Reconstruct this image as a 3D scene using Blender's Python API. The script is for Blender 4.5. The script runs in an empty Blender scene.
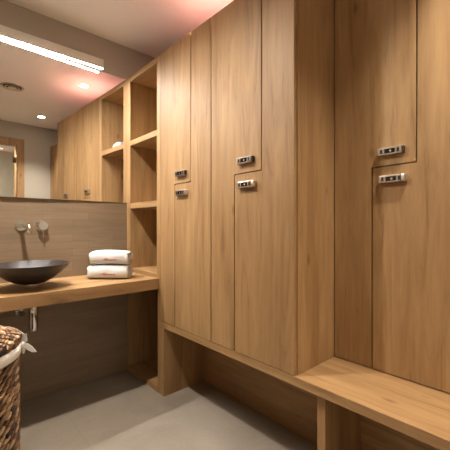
import bpy, bmesh, math, random
from mathutils import Vector, Matrix
random.seed(7)
S = bpy.context.scene
COL = S.collection
R = math.radians

# ------------------------------------------------------------------ materials
def new_mat(name):
    m = bpy.data.materials.new(name); m.use_nodes = True
    nt = m.node_tree
    return m, nt, nt.nodes['Principled BSDF']

def plain(name, col, rough=.5, metal=0., **kw):
    m, nt, b = new_mat(name)
    b.inputs['Base Color'].default_value = (*col, 1)
    b.inputs['Roughness'].default_value = rough
    b.inputs['Metallic'].default_value = metal
    for k, v in kw.items():
        b.inputs[k].default_value = v
    # faint procedural unevenness in the gloss
    n = nt.nodes.new('ShaderNodeTexNoise'); n.inputs['Scale'].default_value = 40
    mr = nt.nodes.new('ShaderNodeMapRange')
    mr.inputs['To Min'].default_value = max(0, rough-.04); mr.inputs['To Max'].default_value = rough+.04
    nt.links.new(n.outputs['Fac'], mr.inputs['Value']); nt.links.new(mr.outputs['Result'], b.inputs['Roughness'])
    return m

def emit(name, col, strength):
    m, nt, b = new_mat(name)
    b.inputs['Base Color'].default_value = (.8, .8, .8, 1)
    b.inputs['Emission Color'].default_value = (*col, 1)
    b.inputs['Emission Strength'].default_value = strength
    return m

def coords(nt, scale, rnd=True):
    tc = nt.nodes.new('ShaderNodeTexCoord')
    mp = nt.nodes.new('ShaderNodeMapping'); mp.inputs['Scale'].default_value = scale
    if rnd:
        oi = nt.nodes.new('ShaderNodeObjectInfo')
        mu = nt.nodes.new('ShaderNodeVectorMath'); mu.operation = 'SCALE'
        mu.inputs[0].default_value = (13.7, 17.1, 9.3)
        nt.links.new(oi.outputs['Random'], mu.inputs['Scale'])
        ad = nt.nodes.new('ShaderNodeVectorMath'); ad.operation = 'ADD'
        nt.links.new(tc.outputs['Object'], ad.inputs[0]); nt.links.new(mu.outputs['Vector'], ad.inputs[1])
        nt.links.new(ad.outputs['Vector'], mp.inputs['Vector'])
    else:
        nt.links.new(tc.outputs['Object'], mp.inputs['Vector'])
    return mp

def noise(nt, mp, detail=4, rough=.55, dist=0., scale=1.):
    n = nt.nodes.new('ShaderNodeTexNoise')
    n.inputs['Scale'].default_value = scale
    n.inputs['Detail'].default_value = detail; n.inputs['Roughness'].default_value = rough
    n.inputs['Distortion'].default_value = dist
    nt.links.new(mp.outputs['Vector'], n.inputs['Vector'])
    return n

def ramp(nt, src, stops):
    r = nt.nodes.new('ShaderNodeValToRGB')
    el = r.color_ramp.elements
    while len(el) < len(stops): el.new(.5)
    for e, (p, c) in zip(el, stops):
        e.position = p; e.color = (*c, 1) if len(c) == 3 else c
    nt.links.new(src, r.inputs['Fac'])
    return r

def mix(nt, a, b, fac, mode='MIX'):
    m = nt.nodes.new('ShaderNodeMix'); m.data_type = 'RGBA'; m.blend_type = mode
    if isinstance(fac, float): m.inputs[0].default_value = fac
    else: nt.links.new(fac, m.inputs[0])
    nt.links.new(a, m.inputs[6]); nt.links.new(b, m.inputs[7])
    return m.outputs[2]

def oak(name, axis, tint=1.0, rough=.54):
    m, nt, b = new_mat(name)
    def sc(across, along):
        v = [across]*3; v[axis] = along; return v
    broad = noise(nt, coords(nt, sc(7, .55)), 3, .5, .4)
    mid = noise(nt, coords(nt, sc(15, 1.5)), 7, .62, 1.6)
    fine = noise(nt, coords(nt, sc(190, 5)), 3, .6, .2)
    k = tint
    c1 = ramp(nt, broad.outputs['Fac'], [(.3, (.285*k, .160*k, .064*k)), (.5, (.35*k, .207*k, .089*k)), (.7, (.42*k, .263*k, .121*k))])
    c2 = ramp(nt, mid.outputs['Fac'], [(.28, (.60, .54, .46)), (.41, (.88, .85, .81)), (.54, (1.0, 1.0, 1.0)), (.70, (1.18, 1.17, 1.15))])
    c3 = ramp(nt, fine.outputs['Fac'], [(.3, (.90, .88, .85)), (.55, (1, 1, 1))])
    col = mix(nt, c1.outputs['Color'], c2.outputs['Color'], 1.0, 'MULTIPLY')
    col = mix(nt, col, c3.outputs['Color'], .7, 'MULTIPLY')
    # sparse small knots
    vo = nt.nodes.new('ShaderNodeTexVoronoi'); vo.inputs['Scale'].default_value = 1.0
    vmp = coords(nt, sc(6.5, 3.0)); nt.links.new(vmp.outputs['Vector'], vo.inputs['Vector'])
    kn = ramp(nt, vo.outputs['Distance'], [(.0, (.45, .36, .28)), (.05, (.62, .55, .48)), (.11, (1, 1, 1))])
    col = mix(nt, col, kn.outputs['Color'], .8, 'MULTIPLY')
    nt.links.new(col, b.inputs['Base Color'])
    mr = nt.nodes.new('ShaderNodeMapRange')
    mr.inputs['To Min'].default_value = rough-.05; mr.inputs['To Max'].default_value = rough+.08
    nt.links.new(mid.outputs['Fac'], mr.inputs['Value']); nt.links.new(mr.outputs['Result'], b.inputs['Roughness'])
    bp = nt.nodes.new('ShaderNodeBump'); bp.inputs['Strength'].default_value = .06; bp.inputs['Distance'].default_value = .002
    nt.links.new(fine.outputs['Fac'], bp.inputs['Height']); nt.links.new(bp.outputs['Normal'], b.inputs['Normal'])
    return m

OAK_X = oak('oak_grain_across', 0); OAK_Y = oak('oak_grain_along', 1); OAK_Z = oak('oak_grain_upright', 2)

def paint(name, col):
    m, nt, b = new_mat(name)
    n = noise(nt, coords(nt, (3, 3, 3), False), 3)
    r = ramp(nt, n.outputs['Fac'], [(.3, tuple(c*.96 for c in col)), (.7, col)])
    nt.links.new(r.outputs['Color'], b.inputs['Base Color']); b.inputs['Roughness'].default_value = .85
    f = noise(nt, coords(nt, (220, 220, 220), False), 2)
    bp = nt.nodes.new('ShaderNodeBump'); bp.inputs['Strength'].default_value = .05; bp.inputs['Distance'].default_value = .001
    nt.links.new(f.outputs['Fac'], bp.inputs['Height']); nt.links.new(bp.outputs['Normal'], b.inputs['Normal'])
    return m
PAINT = paint('warm_grey_paint', (.47, .44, .38))
CEIL = paint('ceiling_white_paint', (.92, .90, .87))
TOPMAT = plain('pink_bounce_board', (.62, .27, .25), .7)  # unseen locker tops, reddish colour added to bounce pink onto the ceiling

def tile_wall(name='taupe_wall_tile', ax='X'):
    m, nt, b = new_mat(name)
    tc = nt.nodes.new('ShaderNodeTexCoord')
    sep = nt.nodes.new('ShaderNodeSeparateXYZ'); nt.links.new(tc.outputs['Object'], sep.inputs[0])
    cmb = nt.nodes.new('ShaderNodeCombineXYZ')
    nt.links.new(sep.outputs[ax], cmb.inputs['X']); nt.links.new(sep.outputs['Z'], cmb.inputs['Y'])
    br = nt.nodes.new('ShaderNodeTexBrick')
    br.inputs['Color1'].default_value = (.235, .172, .112, 1); br.inputs['Color2'].default_value = (.285, .212, .140, 1)
    br.inputs['Mortar'].default_value = (.20, .145, .097, 1)
    br.inputs['Scale'].default_value = 1; br.inputs['Brick Width'].default_value = .30; br.inputs['Row Height'].default_value = .052
    br.inputs['Mortar Size'].default_value = .0015; br.inputs['Mortar Smooth'].default_value = .6
    br.offset = .37
    nt.links.new(cmb.outputs[0], br.inputs['Vector'])
    n = noise(nt, coords(nt, (3, 3, 22), False), 4, .6, .5)
    r = ramp(nt, n.outputs['Fac'], [(.3, (.86, .86, .86)), (.7, (1.06, 1.05, 1.04))])
    col = mix(nt, br.outputs['Color'], r.outputs['Color'], 1.0, 'MULTIPLY')
    nt.links.new(col, b.inputs['Base Color']); b.inputs['Roughness'].default_value = .5
    bp = nt.nodes.new('ShaderNodeBump'); bp.inputs['Strength'].default_value = .45; bp.inputs['Distance'].default_value = .006
    nn = noise(nt, coords(nt, (5, 5, 26), False), 2)
    nt.links.new(nn.outputs['Fac'], bp.inputs['Height']); nt.links.new(bp.outputs['Normal'], b.inputs['Normal'])
    return m
TILE = tile_wall(); TILE_LEFT = tile_wall('taupe_wall_tile_side', 'Y')

def floor_mat():
    m, nt, b = new_mat('beige_concrete_floor_tile')
    n = noise(nt, coords(nt, (2.2, 2.2, 2.2), False), 6, .6, .6)
    r = ramp(nt, n.outputs['Fac'], [(.25, (.212, .178, .142)), (.5, (.268, .228, .184)), (.75, (.32, .277, .228))])
    f = noise(nt, coords(nt, (60, 60, 60), False), 3)
    r2 = ramp(nt, f.outputs['Fac'], [(.3, (.94, .94, .94)), (.7, (1.03, 1.03, 1.03))])
    col = mix(nt, r.outputs['Color'], r2.outputs['Color'], 1.0, 'MULTIPLY')
    br = nt.nodes.new('ShaderNodeTexBrick')
    br.inputs['Color1'].default_value = br.inputs['Color2'].default_value = (1, 1, 1, 1)
    br.inputs['Mortar'].default_value = (.86, .85, .83, 1); br.inputs['Scale'].default_value = 1
    br.inputs['Brick Width'].default_value = .9; br.inputs['Row Height'].default_value = .9; br.inputs['Mortar Size'].default_value = .0015
    br.offset = 0
    mp = coords(nt, (1, 1, 1), False); mp.inputs['Location'].default_value = (.55, .35, 0)
    nt.links.new(mp.outputs['Vector'], br.inputs['Vector'])
    col = mix(nt, col, br.outputs['Color'], 1.0, 'MULTIPLY')
    nt.links.new(col, b.inputs['Base Color']); b.inputs['Roughness'].default_value = .55
    return m
FLOOR = floor_mat()

CHROME = plain('polished_chrome', (.78, .77, .75), .08, 1.)
STEEL = plain('brushed_nickel', (.62, .57, .50), .3, 1.)
STEEL_BRIGHT = plain('bright_satin_nickel', (.85, .82, .78), .3, 1.)
ALU = plain('grey_aluminium_housing', (.78, .77, .75), .5)
BLACK = plain('glossy_black_display', (.012, .010, .010), .2)
DARK = plain('black_rubber_and_end_shade', (.02, .018, .016), .5)  # lock buttons, and the shade painted on upper lock ends
BOWL = plain('dark_bronze_glazed_ceramic', (.030, .023, .023), .42)
MIRROR = plain('silvered_mirror_glass', (.90, .90, .89), .005, 1.)
MIRROR.node_tree.nodes['Principled BSDF'].inputs['Roughness'].default_value = 0
for l in list(MIRROR.node_tree.links):
    if l.to_socket.name == 'Roughness': MIRROR.node_tree.links.remove(l)
WHITE_TRIM = plain('white_lacquer', (.8, .79, .77), .4)
RED = plain('red_thread', (.40, .02, .02), .7)
SPRUCE = plain('painted_oak_frame', (.50, .32, .17), .5)

def towel_mat():
    m, nt, b = new_mat('white_terry_cloth')
    b.inputs['Base Color'].default_value = (.63, .63, .63, 1); b.inputs['Roughness'].default_value = .95
    n = noise(nt, coords(nt, (350, 350, 350)), 2)
    bp = nt.nodes.new('ShaderNodeBump'); bp.inputs['Strength'].default_value = .35; bp.inputs['Distance'].default_value = .002
    nt.links.new(n.outputs['Fac'], bp.inputs['Height']); nt.links.new(bp.outputs['Normal'], b.inputs['Normal'])
    return m
TOWEL = towel_mat()

def wicker_mat():
    m, nt, b = new_mat('brown_water_hyacinth')
    g = nt.nodes.new('ShaderNodeNewGeometry')
    r = ramp(nt, g.outputs['Random Per Island'], [(0, (.045, .020, .009)), (.35, (.17, .085, .036)), (.7, (.32, .18, .08)), (1, (.55, .37, .2))])
    n = noise(nt, coords(nt, (90, 90, 160), False), 4)
    r2 = ramp(nt, n.outputs['Fac'], [(.3, (.6, .58, .55)), (.65, (1.1, 1.1, 1.1))])
    col = mix(nt, r.outputs['Color'], r2.outputs['Color'], 1.0, 'MULTIPLY')
    nt.links.new(col, b.inputs['Base Color']); b.inputs['Roughness'].default_value = .5
    return m
WICKER = wicker_mat()
GAP_SHADE = plain('weave_gap_shade', (.016, .008, .005), .8)  # near-black colour paints the shade in gaps between the strands

def glass_mat():
    m, nt, b = new_mat('clear_door_glass')
    b.inputs['Base Color'].default_value = (.95, .97, .96, 1); b.inputs['Roughness'].default_value = .0
    b.inputs['Transmission Weight'].default_value = 1; b.inputs['IOR'].default_value = 1.45
    return m
GLASS = glass_mat()

# ------------------------------------------------------------------ mesh helpers
def box(bm, x0, x1, y0, y1, z0, z1, bev=0., mi=0):
    vs = [bm.verts.new((x, y, z)) for x in (x0, x1) for y in (y0, y1) for z in (z0, z1)]
    idx = [(0, 1, 3, 2), (4, 6, 7, 5), (0, 4, 5, 1), (2, 3, 7, 6), (0, 2, 6, 4), (1, 5, 7, 3)]
    fs = [bm.faces.new([vs[i] for i in q]) for q in idx]
    for f in fs: f.material_index = mi
    if bev:
        es = {e for f in fs for e in f.edges}
        bmesh.ops.bevel(bm, geom=list(es), offset=bev, segments=2, affect='EDGES', profile=.5)
    return bm

def nb(): return bmesh.new()

def obj(name, bm, mat, parent=None, loc=(0, 0, 0), smooth=False):
    bmesh.ops.recalc_face_normals(bm, faces=bm.faces[:])
    me = bpy.data.meshes.new(name); bm.to_mesh(me); bm.free()
    for m in (mat if isinstance(mat, (list, tuple)) else [mat]): me.materials.append(m)
    if smooth:
        for p in me.polygons: p.use_smooth = True
    o = bpy.data.objects.new(name, me); COL.objects.link(o)
    o.location = loc
    if parent: o.parent = parent
    return o

def auto_smooth(o, ang=40):
    me = o.data
    bm = bmesh.new(); bm.from_mesh(me)
    for f in bm.faces: f.smooth = True
    for e in bm.edges:
        e.smooth = not (len(e.link_faces) == 2 and e.calc_face_angle(0) > R(ang))
    bm.to_mesh(me); bm.free()
    return o

def tag(o, label, cat, group=None):
    o['label'] = label; o['category'] = cat
    if group: o['group'] = group
    return o

def thing(name, label, cat, loc, rz=0, group=None):
    o = bpy.data.objects.new(name, None); COL.objects.link(o)
    o.empty_display_size = .05
    o.location = loc; o.rotation_euler = (0, 0, rz)
    return tag(o, label, cat, group)

def struct(name, bm, mat):
    o = obj(name, bm, mat); o['kind'] = 'structure'; return o

def copy_tree(o, parent=None):
    c = o.copy(); COL.objects.link(c)
    if parent: c.parent = parent
    for ch in list(o.children): copy_tree(ch, c)
    return c

def lathe(bm, prof, n=48, mat=Matrix.Identity(4), close=False, mi=0):
    rings = []
    for r, z in prof:
        if r < 1e-6:
            rings.append([bm.verts.new(mat @ Vector((0, 0, z)))])
        else:
            rings.append([bm.verts.new(mat @ Vector((r*math.cos(2*math.pi*i/n), r*math.sin(2*math.pi*i/n), z))) for i in range(n)])
    pairs = list(zip(rings[:-1], rings[1:]))
    if close: pairs.append((rings[-1], rings[0]))
    for a, b in pairs:
        for i in range(n):
            j = (i+1) % n
            if len(a) == 1 and len(b) == 1: continue
            if len(a) == 1: f = bm.faces.new((a[0], b[j], b[i]))
            elif len(b) == 1: f = bm.faces.new((a[i], a[j], b[0]))
            else: f = bm.faces.new((a[i], a[j], b[j], b[i]))
            f.material_index = mi
    return bm

def tube(bm, pts, rad, n=12, cap=True):
    pts = [Vector(p) for p in pts]
    rads = rad if isinstance(rad, (list, tuple)) else [rad]*len(pts)
    up = None; rings = []
    for i, p in enumerate(pts):
        t = (pts[min(i+1, len(pts)-1)]-pts[max(i-1, 0)]).normalized()
        if up is None:
            up = Vector((0, 0, 1)) if abs(t.z) < .9 else Vector((1, 0, 0))
        a = (up - t*up.dot(t)).normalized(); b = t.cross(a); up = a
        rings.append([bm.verts.new(p + (a*math.cos(2*math.pi*k/n)+b*math.sin(2*math.pi*k/n))*rads[i]) for k in range(n)])
    for r0, r1 in zip(rings[:-1], rings[1:]):
        for k in range(n):
            bm.faces.new((r0[k], r0[(k+1) % n], r1[(k+1) % n], r1[k]))
    if cap:
        bm.faces.new(rings[0][::-1]); bm.faces.new(rings[-1])
    return bm

def prism_x(bm, poly, x0, x1, bev=.0015):
    """polygon in (y, z) extruded along x"""
    a = [bm.verts.new((x0, y, z)) for y, z in poly]; b = [bm.verts.new((x1, y, z)) for y, z in poly]
    fs = [bm.faces.new(a), bm.faces.new(b[::-1])]
    n = len(poly)
    for i in range(n):
        j = (i+1) % n
        fs.append(bm.faces.new((a[i], b[i], b[j], a[j])))
    if bev:
        es = {e for f in fs[:1] for e in f.edges}
        bmesh.ops.bevel(bm, geom=list(es), offset=bev, segments=2, affect='EDGES', profile=.5)
    return bm

FACE_WALL = Matrix.Rotation(R(90), 4, 'X')       # lathe axis z -> -y (out of the back wall)

# ------------------------------------------------------------------ dimensions
ZC = 2.579; XL = -2.0; XR = .86; YF = -2.88
ZT = 2.322                        # top of lockers
ZB, ZBL = .5004, .4613            # bench board
ZJ = 1.4166
XREC = .3234                      # plane of the recessed doors
CT, CB, CY = .79, .7166, -.4985   # counter
TH = .04

# ------------------------------------------------------------------ room shell
struct('floor', box(nb(), XL-.1, XR+.1, -5.2, .1, -.1, 0), FLOOR)
struct('ceiling', box(nb(), XL-.1, XR+.1, -5.2, .1, ZC, ZC+.1), CEIL)
bm = nb(); box(bm, XL-.1, XR+.1, 0, .1, 0, 1.34, mi=0); box(bm, XL-.1, XR+.1, 0, .1, 1.34, ZC, mi=1)
struct('wall_back', bm, [TILE, PAINT])
struct('wall_right', box(nb(), XR, XR+.1, -5.2, 0, 0, ZC), PAINT)
struct('wall_left', box(nb(), XL-.1, XL, -5.2, 0, 0, ZC), TILE_LEFT)
DX0, DX1, DZ = -1.02, -.037, 2.355
bm = nb()
box(bm, XL, DX0, YF-.12, YF, 0, ZC); box(bm, DX1, XR, YF-.12, YF, 0, ZC); box(bm, DX0, DX1, YF-.12, YF, DZ, ZC)
struct('wall_front', bm, PAINT)
struct('wall_corridor', box(nb(), XL, XR, -5.2, -5.1, 0, ZC), PAINT)
# glazed door in the front wall, seen in the mirror
d = bpy.data.objects.new('door_1', None); COL.objects.link(d); d.location = (DX1, YF, 0); d['kind'] = 'structure'
fw = .088
bm = nb()
box(bm, -fw, 0, -.13, .018, 0, DZ, .003); box(bm, DX0-DX1, DX0-DX1+fw, -.13, .018, 0, DZ, .003)
box(bm, DX0-DX1+fw, -fw, -.13, .018, DZ-.09, DZ, .003)
obj('door_frame', bm, OAK_Z, d)
gl = obj('glass_pane', box(nb(), DX0-DX1+fw+.008, -fw-.008, -.045, -.035, .01, DZ-.1, .001), GLASS, d)
bm = nb(); box(bm, -fw-.045, -fw+.003, -.056, -.024, 2.02, 2.10, .003)
obj('hinge', bm, CHROME, d)
bm = nb(); box(bm, -fw-.045, -fw+.003, -.056, -.024, .30, .38, .003)
obj('hinge', bm, CHROME, d)
bm = nb(); tube(bm, [(DX0-DX1+fw+.07, -.02, .98), (DX0-DX1+fw+.07, .02, .98), (DX0-DX1+fw+.07, .02, 1.18), (DX0-DX1+fw+.07, -.02, 1.18)], .009)
obj('handle', bm, CHROME, d)

# ------------------------------------------------------------------ lockers
LOCK_W = .101; LOCK_H = .032; LOCK_D = .020
def lock(door, x, yc, zc, cap):
    """combination lock with display on a door facing -x: pieces are sub-parts of the door"""
    lp = door.location
    def L(b): return b
    x0 = x-LOCK_D; a, c = yc+LOCK_W/2, yc-LOCK_W/2      # a = far end, c = near end
    z0, z1 = zc-LOCK_H/2, zc+LOCK_H/2
    if cap:
        o = obj('lock_body', box(nb(), x0, x+.001, c+.010, a, z0, z1, .002), STEEL, door); o['label'] = 'brushed nickel lock body'
        bm = box(nb(), x0, x, c-.012, c+.0085, z0, z1, .003)
        k = auto_smooth(obj('lock_end', bm, STEEL_BRIGHT, door)); k['label'] = 'bright knob on the lock end'
    else:
        o = obj('lock_body', box(nb(), x0, x+.001, c, a, z0, z1, .002), STEEL, door); o['label'] = 'brushed nickel lock body'
        o = obj('lock_end', box(nb(), x0+.003, x, c-.007, c-.0002, z0+.002, z1-.002, .002), DARK, door); o['label'] = 'thin dark cap standing in for the unlit lock end'  # unlit end of the upper lock, its shade painted as black
    yy = yc+.001
    o = obj('lock_display', box(nb(), x0-.0012, x0+.001, yy-.024, yy+.020, zc-.0095, zc+.0095, .0008), BLACK, door); o['label'] = 'black display'
    bm = nb(); tube(bm, [(x0-.0014, yy-.006, zc-.001), (x0-.0022, yy-.006, zc-.001)], .0045, 14)
    o = obj('lock_indicator', bm, STEEL_BRIGHT, door); o['label'] = 'small bright dot'
    for s in (-1, 1):
        o = obj('lock_button', box(nb(), x0-.0016, x0+.001, yy-.0015+s*.0345-.005, yy-.0015+s*.0345+.005, zc-.0085, zc+.0085, .0008), DARK, door)

def locker(name, label, ys, x, parts_fn, depth):
    """ys = the four seam positions of a pair of interlocking L-shaped doors"""
    yA, yB, yC, yD = ys
    t = thing(name, label, 'locker', (x, (yA+yD)/2, ZB), 0, 'interlocking oak lockers')
    ox, oy, oz = t.location
    P = lambda pts: [(y-oy, z-oz) for y, z in pts]
    g = .0032; top = ZT; bot = ZB+.004
    up = P([(yA-g, top), (yC+g, top), (yC+g, ZJ+g), (yB+g, ZJ+g), (yB+g, bot), (yA-g, bot)])
    lo = P([(yB-g, bot), (yD+g, bot), (yD+g, top), (yC-g, top), (yC-g, ZJ-g), (yB-g, ZJ-g)])
    du = obj('upper_door', prism_x(nb(), up, 0, .018), OAK_Z, t); du['label'] = 'upper L-shaped oak door'
    dl = obj('lower_door', prism_x(nb(), lo, 0, .018), OAK_Z, t); dl['label'] = 'lower L-shaped oak door'
    ym = (yB+yC)/2-oy
    obj('top_board', box(nb(), .019, .5, yD-oy+.003, yA-oy-.001, ZT-oz-.0038, ZT-oz-.0005), TOPMAT, t)['label'] = 'unseen top board coloured reddish for the ceiling glow'
    lock(du, 0, ym+.009, ZJ+.061-oz, False)
    lock(dl, 0, ym+.004, ZJ-.060-oz, True)
    parts_fn(t, ox, oy, oz)
    return t

def carc1(t, ox, oy, oz):
    bm = nb(); box(bm, .020, .5, -.2735+.0005, .273, .0005, ZT-ZB-.004)
    obj('carcass', bm, OAK_Z, t)
    obj('side_panel', box(nb(), 0, .5, .2735, .2735+.0315, .0005, ZT-ZB, .001), OAK_Z, t)
def carc2(t, ox, oy, oz):
    obj('carcass', box(nb(), .020, .5, -.266, .2835, .0005, ZT-ZB-.004), OAK_Z, t)
    obj('side_panel', box(nb(), .0205, XREC+.15, -.284, -.2665, .0005, ZT-ZB, .001), OAK_Z, t)
def carc3(t, ox, oy, oz):
    obj('carcass', box(nb(), .020, .5, -.2815, .276, .0005, ZT-ZB-.004), OAK_Z, t)

def carc4(t, ox, oy, oz):
    obj('carcass', box(nb(), .020, .5, -.312, .33, .0005, ZT-ZB-.004), OAK_Z, t)
    obj('end_panel', box(nb(), -.02, .5, -.352, -.3155, .0005, ZT-ZB, .001), OAK_Z, t)
locker('locker_cabinet', 'oak locker with two L-shaped doors next to the open shelves', (-.511, -.692, -.866, -1.0575), 0, carc1, .5)
locker('locker_cabinet', 'oak locker with two L-shaped doors, projecting at the start of the open bench', (-1.0575, -1.2465, -1.434, -1.6245), 0, carc2, .5)
locker('locker_cabinet', 'oak locker with two L-shaped doors set back behind the bench seat', (-1.6265, -1.814, -1.999, -2.190), XREC, carc3, .5)
locker('locker_cabinet', 'set-back oak locker at the far end by the front wall, beyond the picture edge', (-2.190, -2.40, -2.62, -2.84), XREC,
       carc4, .5)

# ------------------------------------------------------------------ bench that runs on under the lockers
t = thing('bench', 'long oak bench board running along under the lockers', 'bench', (0, -1.6, 0))
obj('seat_board', box(nb(), 0, .82, YF+.01+1.6, -.480+1.6, ZBL, ZB, .0015), OAK_Y, t)
obj('leg_panel', box(nb(), .0005, XREC+.014, -.5585+1.6, -.480+1.6, 0, ZBL-.0005, .001), OAK_Z, t)
obj('leg_panel', box(nb(), .030, XREC+.014, -1.7535+1.6, -1.7165+1.6, 0, ZBL-.0005, .001), OAK_Z, t)
obj('back_panel', box(nb(), XREC+.0155, XREC+.034, YF+.01+1.6, -.480+1.6, 0, ZBL-.0005), OAK_Y, t)

# ------------------------------------------------------------------ open shelves beside the mirror
SD = .34; Y0 = -.007; YP = -.064; YS = -.4785
t = thing('open_shelf_unit', 'tall open oak shelving standing on the counter between mirror and lockers', 'shelf', (0, -.24, CT))
def sh(name, x0, x1, y0, y1, z0, z1, m): return obj(name, box(nb(), x0, x1, y0+.24, y1+.24, z0-CT, z1-CT, .001), m, t)
sh('side_panel', 0, SD, YP, -.003, CT+.0005, ZT, OAK_Z)
sh('side_panel', .0005, SD, YS, YS+.012, CT+.0005, ZT-.001, OAK_Z)
sh('back_panel', SD+.0002, SD+.018, YS, -.003, CT+.0005, ZT, OAK_Z)
sh('top_board', .0005, SD, YS+.0122, YP-.0002, ZT-TH, ZT, OAK_Y)
sh('shelf_board', .0005, SD, YS+.0122, YP-.0002, 1.777, 1.817, OAK_Y)
sh('shelf_board', .0005, SD, YS+.0122, YP-.0002, 1.285, 1.327, OAK_Y)
sh('base_board', .0005, SD, YS+.0122, YP-.0002, CT+.0005, CT+.028, OAK_Y)
# ------------------------------------------------------------------ dark open cubby under the counter
t = thing('base_cabinet', 'dark open oak cubby below the counter, left of the bench leg', 'cabinet', (0, -.24, 0))
obj('base_board', box(nb(), 0, SD, -.479+.24, -.003+.24, 0, .034, .001), OAK_Y, t)
obj('side_panel', box(nb(), .004, SD, -.024+.24, -.003+.24, .0345, CB-.0005, .001), OAK_Z, t)
obj('top_board', box(nb(), .0003, SD, -.4787+.24, -.003+.24, CB, CT), OAK_Y, t)
obj('back_panel', box(nb(), SD+.0005, SD+.018, -.479+.24, -.003+.24, 0, CB-.0005, .001), OAK_Z, t)

# ------------------------------------------------------------------ counter, basin, tap, waste
tag(obj('vanity_counter', box(nb(), XL+.002, -.0005, CY, -.001, CB, CT, .002), OAK_X), 'thick oak washstand counter along the tiled wall', 'counter')

BX, BY = -.734, -.296
t = thing('vessel_basin', 'dark bronze round vessel basin standing on the oak counter', 'basin', (BX, BY, CT))
prof = [(0, .022), (.05, .022), (.085, .030), (.13, .052), (.175, .085), (.207, .115), (.2215, .136), (.2205, .1385), (.216, .1385),
        (.200, .119), (.167, .090), (.123, .060), (.08, .040), (.04, .033), (0, .032)]
prof = [(r_*.935, (z_-.022)*1.0+.025) for r_, z_ in prof]
o = auto_smooth(obj('bowl', lathe(nb(), prof, 72), BOWL, t), 50)
o = auto_smooth(obj('foot_ring', lathe(nb(), [(.030, .0005), (.036, .0005), (.036, .027), (.030, .027)], 32, close=True), CHROME, t)); o['label'] = 'small metal foot ring'
o = auto_smooth(obj('waste_plug', lathe(nb(), [(0, .0455), (.024, .044), (.027, .039), (.027, .033), (0, .033)], 32), CHROME, t)); o['label'] = 'metal waste plug'

FZ = 1.151
t = thing('wall_mixer_tap', 'chrome wall-mounted mixer tap over the dark basin', 'tap', (-.668, -.0005, FZ))
def ros(r, L): return [(0, 0), (r, 0), (r, L*.7), (r*.93, L), (0, L)]
auto_smooth(obj('rosette', lathe(nb(), ros(.035, .012), 36, Matrix.Translation((-.061, 0, 0)) @ FACE_WALL), CHROME, t))
bm = nb(); pts = [(-.061, -.010, 0), (-.061, -.10, 0), (-.061, -.215, -.001)]
for k in range(1, 8):
    a_ = R(90*k/7); pts.append((-.061, -.215-.030*math.sin(a_), -.001-.030*(1-math.cos(a_))))
pts.append((-.061, -.245, -.047))
auto_smooth(obj('spout', tube(bm, pts, .0125, 18), CHROME, t))
auto_smooth(obj('rosette', lathe(nb(), ros(.037, .010), 36, Matrix.Translation((.059, 0, 0)) @ FACE_WALL), CHROME, t))
hd = auto_smooth(obj('handle', lathe(nb(), [(0, .0102), (.031, .0102), (.031, .050), (.028, .054), (0, .054)], 36, Matrix.Translation((.059, 0, 0)) @ FACE_WALL), CHROME, t))
o = auto_smooth(obj('lever', tube(nb(), [(.059, -.040, -.020), (.061, -.043, -.05), (.062, -.045, -.072)], [.005, .0045, .0042], 10), CHROME, hd))

t = thing('bottle_trap', 'chrome bottle trap hanging below the counter under the basin', 'drain', (-.712, -.26, CB))
auto_smooth(obj('trap_body', lathe(nb(), [(0, -.187), (.024, -.187), (.0265, -.184), (.0265, -.03), (.024, -.026), (.0165, -.024), (.0165, 0), (0, 0)], 32), CHROME, t))
auto_smooth(obj('trap_arm', tube(nb(), [(0, .024, -.055), (0, .10, -.055), (0, .2595, -.055)], .016, 16), CHROME, t))
auto_smooth(obj('wall_flange', lathe(nb(), [(0,0),(.032,0),(.032,.006),(.028,.009),(0,.009)], 28, Matrix.Translation((0,.26,-.055)) @ FACE_WALL), CHROME, t))
t = thing('stop_valve', 'small chrome angle valve on the tiled wall left of the drain', 'valve', (-.742, 0, .600))
auto_smooth(obj('rosette', lathe(nb(), ros(.026, .008), 28, FACE_WALL), CHROME, t))
auto_smooth(obj('valve_body', tube(nb(), [(0, -.008, 0), (0, -.07, 0)], .012, 16), CHROME, t))
auto_smooth(obj('valve_handle', tube(nb(), [(0, -.0705, 0), (0, -.098, 0)], [.019, .017], 16), CHROME, t))

# ------------------------------------------------------------------ mirror and its lamp
t = thing('wall_mirror', 'large frameless wall mirror above the washstand', 'mirror', (0, 0, 1.3335), R(1.4))
obj('mirror_glass', box(nb(), XL+.03, -.001, -.0055, -.0005, 0, 2.316-1.3335), MIRROR, t)
t = thing('mirror_lamp', 'long white linear lamp along the top edge of the mirror', 'lamp', (-.72, -.001, 2.318))
bm = nb(); box(bm, -.51, .51, -.062, 0, .010, .066, .001)
box(bm, -.51, .51, -.062, -.058, 0, .0105); box(bm, -.51, .51, -.037, 0, 0, .0105)
box(bm, -.51, -.506, -.058, -.037, 0, .0105); box(bm, .506, .51, -.058, -.037, 0, .0105)
obj('lamp_housing', bm, ALU, t)
lens = emit('lamp_white_diffuser', (1, .96, .91), 310)
obj('lamp_diffuser', box(nb(), -.5055, .5055, -.0575, -.0375, .0015, .0095, .0005), lens, t)

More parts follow.
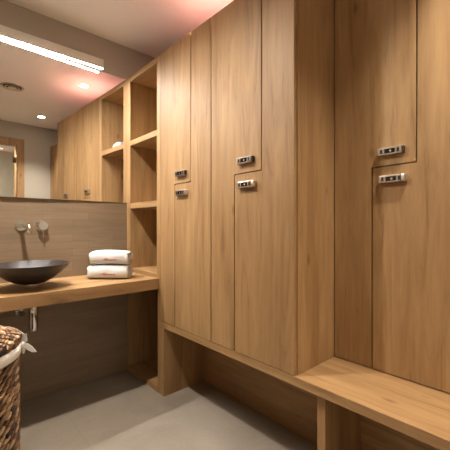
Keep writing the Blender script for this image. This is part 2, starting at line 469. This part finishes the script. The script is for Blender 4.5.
# ------------------------------------------------------------------ ceiling lights and vent
glow = emit('downlight_lens', (1, .9, .76), 40)
def downlight(x, y, label, P, cone=112):
    t = thing('ceiling_downlight', label, 'ceiling light', (x, y, ZC), 0, 'recessed ceiling downlights')
    auto_smooth(obj('trim_ring', lathe(nb(), [(.040, -.0003), (.052, -.0003), (.052, -.003), (.046, -.005), (.040, -.004)], 36, close=True), WHITE_TRIM, t))
    obj('lens', lathe(nb(), [(0, -.0025), (.0395, -.0025), (.0395, -.0004), (0, -.0004)], 36), glow, t)
    l = bpy.data.lights.new('downlight_beam', 'SPOT'); l.energy = P; l.color = (1, .905, .78)
    l.spot_size = R(cone); l.spot_blend = .9; l.shadow_soft_size = .035
    lo = bpy.data.objects.new('downlight_beam', l); COL.objects.link(lo); lo.parent = t; lo.location = (0, 0, -.012)
    return t
downlight(.049, -.988, 'ceiling downlight above the lockers, reflected in pink glow in the mirror', 31)
downlight(.040, -2.36, 'ceiling downlight near the front wall, seen in the mirror', 80, 96)
downlight(-.90, -.94, 'ceiling downlight above the basin side, beyond the top of the picture', 112, 158)
downlight(-1.05, -2.2, 'added fill downlight in front of the glass door, beyond the picture', 5)  # unseen lamp, added as weak fill from the front

t = thing('ceiling_vent', 'round ceiling air vent with concentric rings, seen in the mirror', 'vent', (-.463, -1.53, ZC))
auto_smooth(obj('outer_ring', lathe(nb(), [(.082, -.0004), (.104, -.0004), (.100, -.010), (.084, -.006)], 48, close=True), STEEL, t))
obj('throat', lathe(nb(), [(0, -.0004), (.081, -.0004), (.081, -.002), (0, -.002)], 48), BLACK, t)
auto_smooth(obj('ring', lathe(nb(), [(.054, -.006), (.068, -.009), (.066, -.015), (.052, -.009)], 48, close=True), STEEL, t))
auto_smooth(obj('centre_disc', lathe(nb(), [(0, -.0022), (.012, -.0022), (.012, -.010), (.040, -.012), (.036, -.017), (0, -.019)], 48), STEEL, t))

# corridor light behind the glass door
t = thing('corridor_ceiling_light', 'ceiling light in the corridor behind the glass door', 'ceiling light', (-.6, -3.25, ZC))
obj('lens', box(nb(), -.15, .15, -.15, .15, -.02, -.0005, .003), emit('corridor_lens', (1, .88, .74), 9), t)
l = bpy.data.lights.new('corridor_beam', 'AREA'); l.energy = 40; l.color = (1, .86, .70); l.size = .3
lo = bpy.data.objects.new('corridor_beam', l); COL.objects.link(lo); lo.parent = t; lo.location = (0, 0, -.03)

# ------------------------------------------------------------------ towels
def towel_mesh(L, D, H, seed=0, bend=0.0):
    rnd = random.Random(seed)
    bm = nb()
    prof = []                                  # cross-section in (y, z), front is -y
    n = 28
    for k in range(n):
        a_ = 2*math.pi*k/n
        c, s = math.cos(a_), math.sin(a_)
        e = .72
        prof.append((D/2*math.copysign(abs(c)**e, c), H/2+H/2*math.copysign(abs(s)**e, s)))
    rings = []
    M = 22
    ph = [rnd.uniform(0, 6.3) for _ in range(4)]
    for i in range(M+1):
        u = i/M; x = (u-.5)*L
        tap = 1-.10*(2*abs(u-.5))**6
        wob = .004*math.sin(7*u+ph[0])
        ring = []
        for k, (y, z) in enumerate(prof):
            zz = max(0, z) * (1+.025*math.sin(5*u+ph[1])*(z/H))*(.5+.5*tap)
            yy = y*tap + wob*(z/H) + .002*math.sin(11*u+k*.7+ph[2])
            ring.append(bm.verts.new((x+.005*math.sin(k*.9+ph[3])*(abs(u-.5) > .45), yy, zz)))
        rings.append(ring)
    for r0, r1 in zip(rings[:-1], rings[1:]):
        for k in range(n): bm.faces.new((r0[k], r0[(k+1) % n], r1[(k+1) % n], r1[k]))
    # rolled ends: concentric insets stepping in and out like the layers of the fold
    for ring, sx in ((rings[0], -1), (rings[-1], 1)):
        cur = ring; cen = sum((v.co for v in ring), Vector())/n
        for q, (sc, dx) in enumerate(((.86, .006), (.74, -.002), (.58, .005), (.44, -.003), (.25, .003))):
            nr = [bm.verts.new(cen+(v.co-cen)*sc*Vector((1, 1, 1)).x+Vector((sx*dx, 0, 0))) for v in ring]
            for k in range(n): bm.faces.new((cur[k], cur[(k+1) % n], nr[(k+1) % n], nr[k]))
            cur = nr
        bm.faces.new(cur)
    return bm

def script_logo(t, x0, z0, w, y):
    """red hand-written looking embroidery across the towel front"""
    pts = []
    N = 90
    # a tall looping initial, small letters, then a tail stroke
    for k in range(N+1):
        u = k/N
        amp = .0085*math.exp(-((u-.16)/.09)**2)+.0042
        x = x0 + w*u + .0045*math.sin(2*math.pi*9*u)
        z = z0 + amp*math.sin(2*math.pi*9*u+1.1) + .004*math.exp(-((u-.16)/.09)**2)
        pts.append((x, y, z))
    bm = nb(); tube(bm, pts, .0009, 6)
    tube(bm, [(x0-.014, y, z0-.004), (x0-.002, y, z0+.006), (x0+.012, y, z0+.010)], .0011, 6)
    o = obj('embroidery', bm, RED, t); o['label'] = 'red handwritten-style embroidery'
    return o

def towel(label, loc, L, D, H, seed, group, logo=True):
    t = thing('rolled_towel', label, 'towel', loc, R(-42), group)
    auto_smooth(obj('cloth', towel_mesh(L, D, H, seed), TOWEL, t), 70)
    if logo: script_logo(t, -.020, H*.36, .082, -D/2-.0015)
    return t
towel('white rolled towel lying on the counter, lower of the stacked pair', (-.240, -.252, CT), .262, .165, .095, 1, 'stacked white towels')
towel('white rolled towel on top of the stacked pair beside the basin', (-.232, -.252, CT+.0985), .248, .158, .092, 2, 'stacked white towels')
t = thing('folded_towel', 'small white folded towel on the shelf, seen only in the mirror', 'towel', (.13, -.388, 1.8175), R(90))
auto_smooth(obj('cloth', towel_mesh(.125, .085, .085, 5), TOWEL, t), 70)

# ------------------------------------------------------------------ laundry basket
KX, KY, KR, KH = -1.101, -.828, .208, .70
t = thing('laundry_basket', 'tall round brown woven laundry basket with lid in front of the counter', 'basket', (KX, KY, 0))
obj('core', lathe(nb(), [(0, .003), (KR-.012, .003), (KR-.006, .01), (KR-.006, KH-.06), (0, KH-.06)], 64), GAP_SHADE, t)
def lump(bm, M, L, w, h, n=8, m=6):
    """one leaf-shaped strand of the plait, long axis x"""
    rings = []
    for i in range(m+1):
        u = i/m; s = max(.0, math.sin(math.pi*u))**.6
        if i in (0, m):
            rings.append([bm.verts.new(M @ Vector(((u-.5)*L, 0, 0)))]); continue
        rings.append([bm.verts.new(M @ Vector(((u-.5)*L, h*s*math.cos(2*math.pi*k/n), w*s*math.sin(2*math.pi*k/n)))) for k in range(n)])
    for a, b in zip(rings[:-1], rings[1:]):
        for k in range(n):
            j = (k+1) % n
            if len(a) == 1: bm.faces.new((a[0], b[j], b[k]))
            elif len(b) == 1: bm.faces.new((a[k], a[j], b[0]))
            else: bm.faces.new((a[k], a[j], b[j], b[k]))
bm = nb()
rows = 36; per = 32; zlo, zhi = .012, KH-.075
rnd = random.Random(3)
for r in range(rows):
    z = zlo+(zhi-zlo)*(r+.5)/rows
    for k in range(per):
        a_ = 2*math.pi*(k+.5*(r % 2)+rnd.uniform(-.12, .12))/per
        Lk = 2*math.pi*KR/per*1.3*rnd.uniform(.8, 1.15)
        M = (Matrix.Translation((KR*math.cos(a_), KR*math.sin(a_), z+rnd.uniform(-.002, .002)))
             @ Matrix.Rotation(a_-R(90), 4, 'Z') @ Matrix.Rotation(R(rnd.uniform(22, 38)), 4, 'Y') @ Matrix.Rotation(R(rnd.uniform(-8, 8)), 4, 'Z'))
        lump(bm, M, Lk, .0054*rnd.uniform(.8, 1.15), .010, 8, 6)
o = obj('woven_body', bm, WICKER, t, smooth=True)
# lid: dome core coloured as shade in the gaps, plus coiled strands
LZ = KH-.005
lid = obj('lid', lathe(nb(), [(0, -.028), (KR+.004, -.028), (KR+.004, -.006), (KR*.8, .002), (KR*.5, .007), (0, .009)], 64), GAP_SHADE, t, (0, 0, LZ)); lid['label'] = 'woven lid'
bm = nb()
q = 0
for ring_i in range(12):
    rr = KR+.003-.0175*ring_i
    if rr < .012: break
    cnt = max(5, int(2*math.pi*rr/.036))
    for k in range(cnt):
        a_ = 2*math.pi*(k+rnd.uniform(-.15, .15)+.5*(ring_i % 2))/cnt
        zz = .002+.009*(1-(rr/KR)**2)
        M = (Matrix.Translation((rr*math.cos(a_), rr*math.sin(a_), zz)) @ Matrix.Rotation(a_-R(90), 4, 'Z')
             @ Matrix.Rotation(R(rnd.uniform(15, 30)), 4, 'Z'))
        lump(bm, M, .044*rnd.uniform(.9, 1.1), .006, .0085, 8, 6)
for zz in (-.006, -.020):                     # side of the lid
    cnt = 34
    for k in range(cnt):
        a_ = 2*math.pi*(k+rnd.uniform(-.15, .15))/cnt
        M = (Matrix.Translation(((KR+.006)*math.cos(a_), (KR+.006)*math.sin(a_), zz)) @ Matrix.Rotation(a_-R(90), 4, 'Z') @ Matrix.Rotation(R(rnd.uniform(12, 26)), 4, 'Y'))
        lump(bm, M, .052, .008, .009, 8, 6)
o = obj('lid_weave', bm, WICKER, lid, smooth=True)
# white cloth liner folded over the rim, with a tied bow
bm = nb()
n = 96; rings = []
prof = [(KR+.004, KH-.036), (KR+.012, KH-.038), (KR+.0145, KH-.055), (KR+.0135, KH-.074), (KR+.009, KH-.082), (KR+.004, KH-.080)]
for i in range(n):
    a_ = 2*math.pi*i/n
    w = .0018*math.sin(9*a_)+.0012*math.sin(23*a_+1)
    rings.append([bm.verts.new(((r+w)*math.cos(a_), (r+w)*math.sin(a_), z+w*1.2)) for r, z in prof])
for i in range(n):
    a, b = rings[i], rings[(i+1) % n]
    for k in range(len(prof)):
        j = (k+1) % len(prof); bm.faces.new((a[k], b[k], b[j], a[j]))
LIN = plain('cream_linen', (.9, .88, .84), .9)
liner = obj('liner_band', bm, LIN, t, smooth=True); liner['label'] = 'white linen liner band'
ang = R(-8)
bp = Vector((math.cos(ang)*(KR+.016), math.sin(ang)*(KR+.016), KH-.052))
e_r = Vector((math.cos(ang), math.sin(ang), 0)); e_t = Vector((.743, -.669, 0)); e_z = Vector((0, 0, 1))
def ribbon(bm, path, widths, th=.0018):
    up = []; lo = []
    for (p, wv), w in zip(path, widths):
        p = Vector(p); wv = Vector(wv).normalized()
        up.append((p+wv*w, p-wv*w))
    nn = Vector((-.669, -.743, 0))*th
    A = [[bm.verts.new(q) for q in pr] for pr in up]; B = [[bm.verts.new(q+nn) for q in pr] for pr in up]
    m = len(A)
    for i in range(m-1):
        bm.faces.new((A[i][0], A[i+1][0], A[i+1][1], A[i][1])); bm.faces.new((B[i][0], B[i][1], B[i+1][1], B[i+1][0]))
        for s in (0, 1): bm.faces.new((A[i][s], B[i][s], B[i+1][s], A[i+1][s]))
    for i in (0, m-1): bm.faces.new((A[i][0], A[i][1], B[i][1], B[i][0]))
bm = nb()
ks = bp+e_r*.004
def P(a, z, d=0): return ks+e_t*a*.85+e_z*z*.8+e_r*d
bmesh.ops.create_uvsphere(bm, u_segments=14, v_segments=8, radius=.009, matrix=Matrix.Translation(ks) @ Matrix.Diagonal((1, 1, 1.3, 1)))
ribbon(bm, [(P(0, .0), e_t), (P(.010, .02), e_t), (P(.008, .045), e_t), (P(-.010, .066), e_t)], [.006, .010, .009, .001])
ribbon(bm, [(P(0, .004), e_t), (P(-.004, .03), e_t), (P(.012, .05), e_t), (P(.018, .058), e_t)], [.005, .007, .005, .001])
ribbon(bm, [(P(.002, -.004), e_z), (P(.022, -.012), e_z), (P(.045, -.026), e_z), (P(.068, -.040), e_z)], [.006, .014, .013, .001])
ribbon(bm, [(P(.0, -.006), e_t), (P(.004, -.03), e_t), (P(.002, -.05), e_t)], [.004, .006, .003])
bow = obj('bow', bm, LIN, liner, smooth=False); bow['label'] = 'tied linen bow'

# ------------------------------------------------------------------ world, camera, view
w = bpy.data.worlds.new('room_ambient'); S.world = w; w.use_nodes = True
w.node_tree.nodes['Background'].inputs['Color'].default_value = (1, .85, .7, 1)
w.node_tree.nodes['Background'].inputs['Strength'].default_value = .0
cam = bpy.data.cameras.new('camera'); co = bpy.data.objects.new('camera', cam); COL.objects.link(co)
co.location = (-1.1739, -2.4782, 1.1563); co.rotation_euler = (R(90), 0, R(-42.0047))
cam.sensor_width = 36; cam.lens = 328.74/450*36; cam.clip_start = .02; cam.shift_y = 0
S.camera = co
S.view_settings.view_transform = 'Standard'; S.view_settings.look = 'None'
S.view_settings.gamma = 1; S.view_settings.use_curve_mapping = False
S.view_settings.exposure = 0.8
